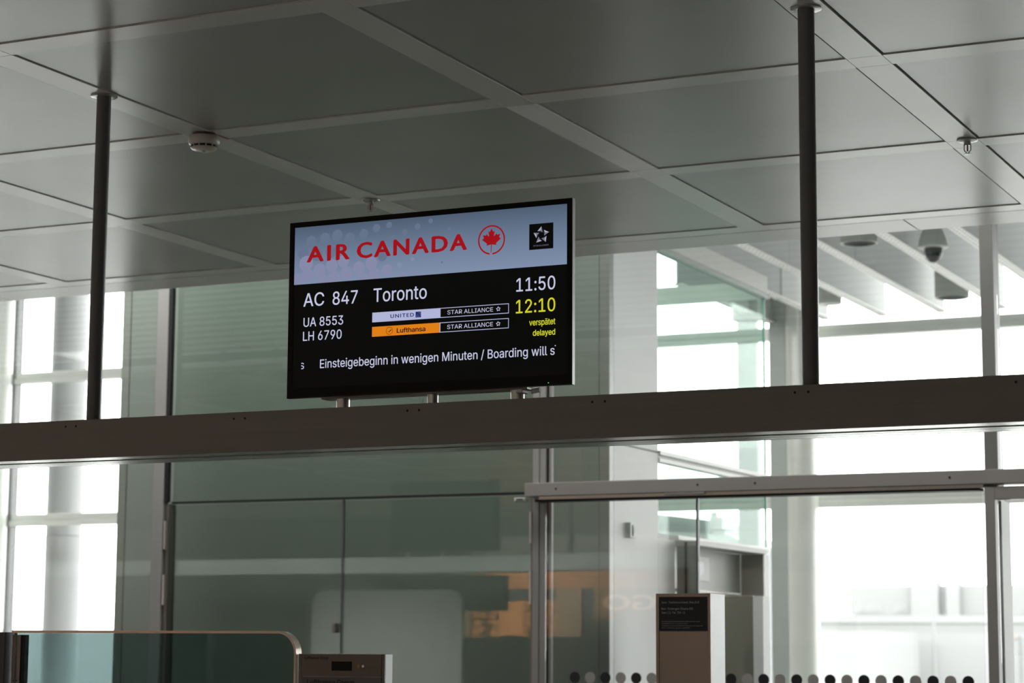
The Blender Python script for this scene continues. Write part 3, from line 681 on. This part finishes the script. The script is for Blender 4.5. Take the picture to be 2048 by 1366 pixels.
lp = empty('gate_reader_pillar', (-3.62, 6.40, -EYE)); tag(lp, 'dark steel airline pillar with a small black display beside the glass screen', 'pillar')
Mlp = mat('pillar_dark_bronze_steel', (0.14, 0.12, 0.10), 0.32, 0.3, 0.5, var=0.06, vscale=10, stretch=(6, 6, .4))
box('body', -3.782, -3.4585, 6.306, 6.352, -EYE, -0.0145, mat('pillar_aluminium', (0.62, 0.63, 0.64), 0.35, 0.2, 0.5), lp, 0.001)
box('edge_strip', -3.782, -3.7705, 6.300, 6.306, -EYE, -0.0145, Mlp, lp)
box('edge_strip', -3.4690, -3.4585, 6.300, 6.306, -EYE, -0.0145, Mlp, lp)
fp = box('face_plate', -3.7690, -3.4705, 6.299, 6.306, -0.0875, -0.0160, Mlp, lp)
f2 = box('face_plate', -3.7690, -3.4705, 6.299, 6.306, -EYE+0.02, -0.0895, mat('pillar_lower_plate', (0.10, 0.10, 0.11), 0.3, 0.3, 0.5), lp)
box('display', -3.656, -3.5810, 6.2975, 6.2992, -0.0685, -0.0385, M_['blackgloss'], lp)
for xq, mm in ((-3.554, mat('key_copper', (0.30, 0.17, 0.10), 0.3, 0.5)), (-3.538, M_['steel'])):
    cyl('button', (xq, 6.2965, -0.0535), (xq, 6.2992, -0.0535), 0.0058 if xq < -3.55 else 0.0042, mm, lp, 18)
Mps = mat('pillar_print_black', (0.012, 0.012, 0.012), 0.5, var=0)
text('Lufthansa Group', -3.7585, -3.6690, -0.0315, 0.0085, 6.2986, Mps, fp, ref='L', bold=0.05)
text('Lufthansa Group', -3.7480, -3.5700, -0.1165, 0.0190, 6.2986, Mps, f2, ref='L', bold=0.05)

sp_ = empty('telephone_sign_pillar', (-3.08, 8.08, -EYE)); tag(sp_, 'bronze steel pillar with a black telephone notice in front of the sliding door', 'pillar')
box('body', -3.193, -2.968, 8.004, 8.160, -EYE, 0.2225, mat('pillar_side_light_aluminium', (0.70, 0.70, 0.71), 0.35, 0.1, 0.5), sp_, 0.001)
Mbz = mat('pillar_bronze_front', (0.62, 0.46, 0.37), 0.35, 0.2, 0.5, var=0.04)
bm = bmesh.new()
for bb in ((-3.193, -3.181, 7.998, 8.004, -EYE, 0.2225), (-2.979, -2.968, 7.998, 8.004, -EYE, 0.2225), (-3.181, -2.979, 7.998, 8.004, 0.2100, 0.2225)): abox(bm, *bb)
link('frame', bm, Mbz, sp_)
box('lower_panel', -3.1795, -2.9805, 8.000, 8.004, -EYE, 0.0765, Mbz, sp_)
sg = box('notice_panel', -3.181, -2.979, 7.9995, 8.004, 0.0785, 0.2098, mat('notice_black', (0.012, 0.012, 0.013), 0.35, 0, 0.4, var=0), sp_)
Mnt = mat('notice_print_grey', (0.85, 0.85, 0.88), 0.5, var=0)
for (s, a, b_, zb, zh) in (('Gate-Telefonnummern, Pos.243', -3.170, -3.015, 0.1845, 0.0085), ('Non-Schengen (Ebene 05)', -3.170, -3.040, 0.1600, 0.0085), ('Gate L11: Tel. 750-11', -3.170, -3.072, 0.1450, 0.0085),
                            ('Die Telefonnummern der Gates sind nur intern erreichbar, durch', -3.170, -3.012, 0.1135, 0.0036), ('zuständiges Personal zu benutzen (24/7).', -3.170, -3.062, 0.1055, 0.0036),
                            ('The telephone numbers are available for internal use only, please dial', -3.170, -3.001, 0.0970, 0.0036), ('the numbers given (24/7).', -3.170, -3.052, 0.0890, 0.0036)):
    text(s, a, b_, zb, zh, 7.9990, Mnt, sg, ref='G', res=1)

gp = empty('glass_pillar', (-4.55, 12.68, -EYE)); tag(gp, 'green-grey glass pillar with a white end behind the sliding door glass', 'pillar')
box('glass_front', -4.75, -4.401, 12.600, 12.610, -EYE, 0.330, glass('pillar_tinted_glass', (0.42, 0.43, 0.36), 0.6, body=(0.5, 0.5, 0.42), bfac=0.35), gp)
box('top_rail', -4.75, -4.401, 12.598, 12.612, 0.3305, 0.336, M_['steel'], gp)
box('end_panel', -4.400, -4.385, 12.598, 12.85, -EYE, 0.333, M_['white'], gp)
box('end_panel', -4.400, -4.337, 12.590, 12.597, -EYE, 0.333, M_['white'], gp)

# ================================================================== BEHIND THE VIEWER (seen mirrored in the glass)
rp_ = framed_screen('rounded_partition_screen', -12.43, -10.58, 2.28, 2.34, -1.55, 0.64, 0.16, 0.03, M_['white'], mat('partition_white_film', (0.90, 0.91, 0.90), 0.4), left=True)
tag(rp_, 'pale rounded partition screen mirrored in the green gate glass', 'screen')
box('foot', -12.43, -10.58, 2.22, 2.40, -EYE, -1.55, M_['steeldark'], rp_)
dk = box('hanging_sign_box', -14.1, -12.14, -2.06, -1.9, 0.50, 0.95, mat('sign_box_dark', (0.07, 0.075, 0.075), 0.4)); tag(dk, 'dark hanging sign box mirrored in the green gate glass', 'sign')
box('hanger', -13.8, -13.77, -2.0, -1.96, 0.95, CZ, M_['pole'], dk); box('hanger', -12.5, -12.47, -2.0, -1.96, 0.95, CZ, M_['pole'], dk)
mst, n, l = newmat('split_stone_warm'); b = n['Principled BSDF']; b.inputs['Roughness'].default_value = 0.7
tc = n.new('ShaderNodeTexCoord'); vo_ = n.new('ShaderNodeTexVoronoi'); vo_.inputs['Scale'].default_value = 17; rp = n.new('ShaderNodeValToRGB')
mpg = n.new('ShaderNodeMapping'); mpg.inputs['Scale'].default_value = (0.5, 1, 1)
l.new(tc.outputs['Object'], mpg.inputs[0]); l.new(mpg.outputs[0], vo_.inputs['Vector']); l.new(vo_.outputs['Distance'], rp.inputs[0])
rp.color_ramp.elements[0].color = (0.85, 0.55, 0.32, 1); rp.color_ramp.elements[1].color = (0.03, 0.018, 0.01, 1); rp.color_ramp.elements[1].position = 0.62; l.new(rp.outputs[0], b.inputs['Base Color'])
l.new(rp.outputs[0], b.inputs['Emission Color']); b.inputs['Emission Strength'].default_value = 0.0
sh = box('wall_shop', -15.6, -12.9, -6.2, -6.0, 0.18, 0.72, mst); tag(sh, kind='structure')
box('panel', -14.17, -13.78, -6.0, -5.98, 0.22, 0.70, mat('shop_menu_panel', (0.7, 0.45, 0.28), 0.5), sh)
box('lintel', -15.6, -11.2, -6.3, -6.2, 0.90, 1.15, mat('shop_lintel_warm', (0.60, 0.36, 0.22), 0.5), sh)
box('base', -17.5, -11.0, -4.2, -4.1, -EYE, 0.185, M_['pole'], sh)  # dark counter front added to screen off the warm shop light
box('side_wall', -20.0, -14.62, -6.0, -5.9, -EYE, 2.0, M_['pole'], sh)
box('side_wall', -13.1, -12.7, -6.0, -5.9, -EYE, 0.9, M_['pole'], sh)
bk = box('wall_shop_sign', -12.6, -11.0, -6.2, -6.1, 0.45, 0.89, M_['hall']); tag(bk, kind='structure')
text('OGO', -11.15, -11.15-1.25, 0.585, 0.21, -6.0, mat('shop_letters_lit', (0.8, 0.7, 0.6), 0.5, emit=(1.0, 0.62, 0.4), estr=0.7, var=0), bk, bold=0.04, ref='O', font='built_in')

# ================================================================== OUTSIDE
gr = box('ground', -900, 700, 22.6, 1400, -6.3, -6.1, mat('apron_concrete', (0.30, 0.30, 0.30), 0.8, var=0.03, vscale=0.02)); tag(gr, kind='structure')
Mc = mat('outside_column_concrete', (0.29, 0.29, 0.295), 0.7, var=0.05, vscale=1.5, stretch=(4, 4, .3))
oc = cyl('outside_column', (-17.88, 23.7, -6.1), (-17.88, 23.7, 1.36*1.073), 0.235, Mc, None, 48)
tag(oc, 'wide grey concrete column outside the left window', 'column')
cyl('shaft', (-17.88, 23.7, 1.36*1.073+0.006), (-17.88, 23.7, 8.0), 0.232, Mc, oc, 48)
oc = box('outside_column', -8.38, -8.14, 23.5, 23.6, -6.1, 8.0, mat('outside_column_grey_paint', (0.23, 0.235, 0.25), 0.7), None, 0.01)
tag(oc, 'pale grey outside column seen behind the corner of the vestibule glass', 'column')
# roof of the boarding bridge outside
jb = empty('boarding_bridge_roof', (-10.5, 26, -EYE)); tag(jb, 'pale grey boarding bridge roof outside, seen through the vestibule side glass', 'bridge')
Mj = mat('bridge_pale_grey', (0.21, 0.215, 0.225), 0.6, var=0.03)
Mj2 = mat('bridge_lighter_grey', (0.26, 0.26, 0.265), 0.6, var=0.02)
def slope(name, xa, xb, y0, y1, za, zb, th, m, parent):
    bm = bmesh.new(); vs = [bm.verts.new((x, y, z+EYE)) for x, z in ((xa, za-th), (xb, zb-th), (xb, zb), (xa, za)) for y in (y0, y1)]
    for q in ((0, 2, 4, 6), (1, 7, 5, 3), (0, 1, 3, 2), (2, 3, 5, 4), (4, 5, 7, 6), (6, 7, 1, 0)): bm.faces.new([vs[i_] for i_ in q])
    return link(name, bm, m, parent)
slope('upper_roof', -10.9, -9.66, 25.9, 27.5, 1.80, 1.64, 0.22, Mj, jb)
slope('main_roof', -10.9, -9.30, 25.8, 28, 1.56, 1.43, 0.12, Mj2, jb)
slope('roof_end', -9.30, -9.0, 25.8, 28, 1.43, 1.30, 0.12, Mj2, jb)
slope('side_wall', -10.9, -8.9, 25.9, 28, 1.44, 1.22, 2.6, Mj, jb)
box('beacon', -9.72, -9.64, 26.2, 26.3, 1.60, 1.76, mat('beacon_grey', (0.12, 0.13, 0.13), 0.5), jb, 0.02)
box('unit', -9.66, -9.48, 26.0, 26.5, 1.52, 1.68, Mj2, jb, 0.01); box('unit', -9.62, -9.45, 26.0, 26.4, 1.36, 1.50, Mj, jb, 0.01)
box('bridge_body', -10.9, -8.9, 25.9, 28, -EYE-2, -1.3, Mj, jb)
# terminal buildings, with the haze put into their pale colours
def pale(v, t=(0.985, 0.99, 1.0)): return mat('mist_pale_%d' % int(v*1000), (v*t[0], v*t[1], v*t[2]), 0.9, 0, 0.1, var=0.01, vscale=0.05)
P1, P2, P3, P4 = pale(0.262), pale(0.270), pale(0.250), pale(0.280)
b1 = empty('terminal_building', (-80, 310, -6.1)); tag(b1, 'pale terminal building fading in mist behind the right window', 'building')
box('hall_block', -90.5, -56, 300, 330, 5.2, 9.25, P1, b1); box('shaft', -81.5, -77.7, 299, 301, 5.0, 9.6, P4, b1); box('shaft', -76.6, -74.8, 299, 301, 5.0, 9.5, P4, b1)
box('roof_unit', -82.0, -79.8, 305, 309, 9.25, 10.2, P2, b1)
for (xa, xb, ps) in ((-89.8, -85.9, ((-89.3, -88.2), (-87.6, -86.4))), (-84.1, -82.2, ((-83.6, -82.7),))):
    w = box('window_frame', xa, xb, 299.93, 299.99, 5.5, 6.6, P4, b1)
    for (pa, pb) in ps: box('pane', pa, pb, 299.88, 299.92, 5.6, 6.4, P1, w)
b2 = empty('apron_building', (-80, 262, -6.1)); tag(b2, 'long low pale building in front of the misty terminal', 'building')
box('roof_band', -100, -40, 255.8, 290, 3.5, 4.4, P4, b2); box('wall', -99, -41, 256, 289, 2.3, 3.5, P3, b2); box('lower_wall', -70, -41, 254, 289, -6.1, 2.3, P2, b2)
box('gate_opening', -69, -66.6, 253.5, 254, -6.0, 1.3, P3, b2); box('gate_opening', -59.5, -56.6, 253.5, 254, -6.0, 1.6, P3, b2); box('orange_sign', -59.5, -56.6, 253.4, 254, 1.65, 2.05, mat('mist_orange', (0.26, 0.24, 0.21), 0.9, var=0), b2)
b3 = empty('aircraft_hangar', (-82, 235, -6.1)); tag(b3, 'white hangar with a slanting side below the misty terminal', 'building')
slope('front', -98, -66, 230, 245, 2.3, 2.3, 8.4, P2, b3)
b4 = box('apron_building', -260, -150, 290, 320, -6.1, 1.2, P1); tag(b4, 'faint low building in the mist behind the left window', 'building')
box('upper_floor', -258, -200, 292, 318, 1.2, 3.0, P2, b4)
ma = empty('lighting_mast', (-64.5, 246, -6.1)); tag(ma, 'thin lighting mast in the mist behind the right window', 'mast')
cyl('shaft', (-64.5, 246, -6), (-64.5, 246, 11.0), 0.27, P3, ma, 12, r1=0.14)
for zz in (9.6, 10.3, 10.9): box('lamp_ring', -65.0, -64.0, 245.7, 246.3, zz, zz+0.22, P3, ma, 0.02)
box('antenna', -64.56, -64.44, 245.9, 246.1, 11.0, 11.9, P3, ma)
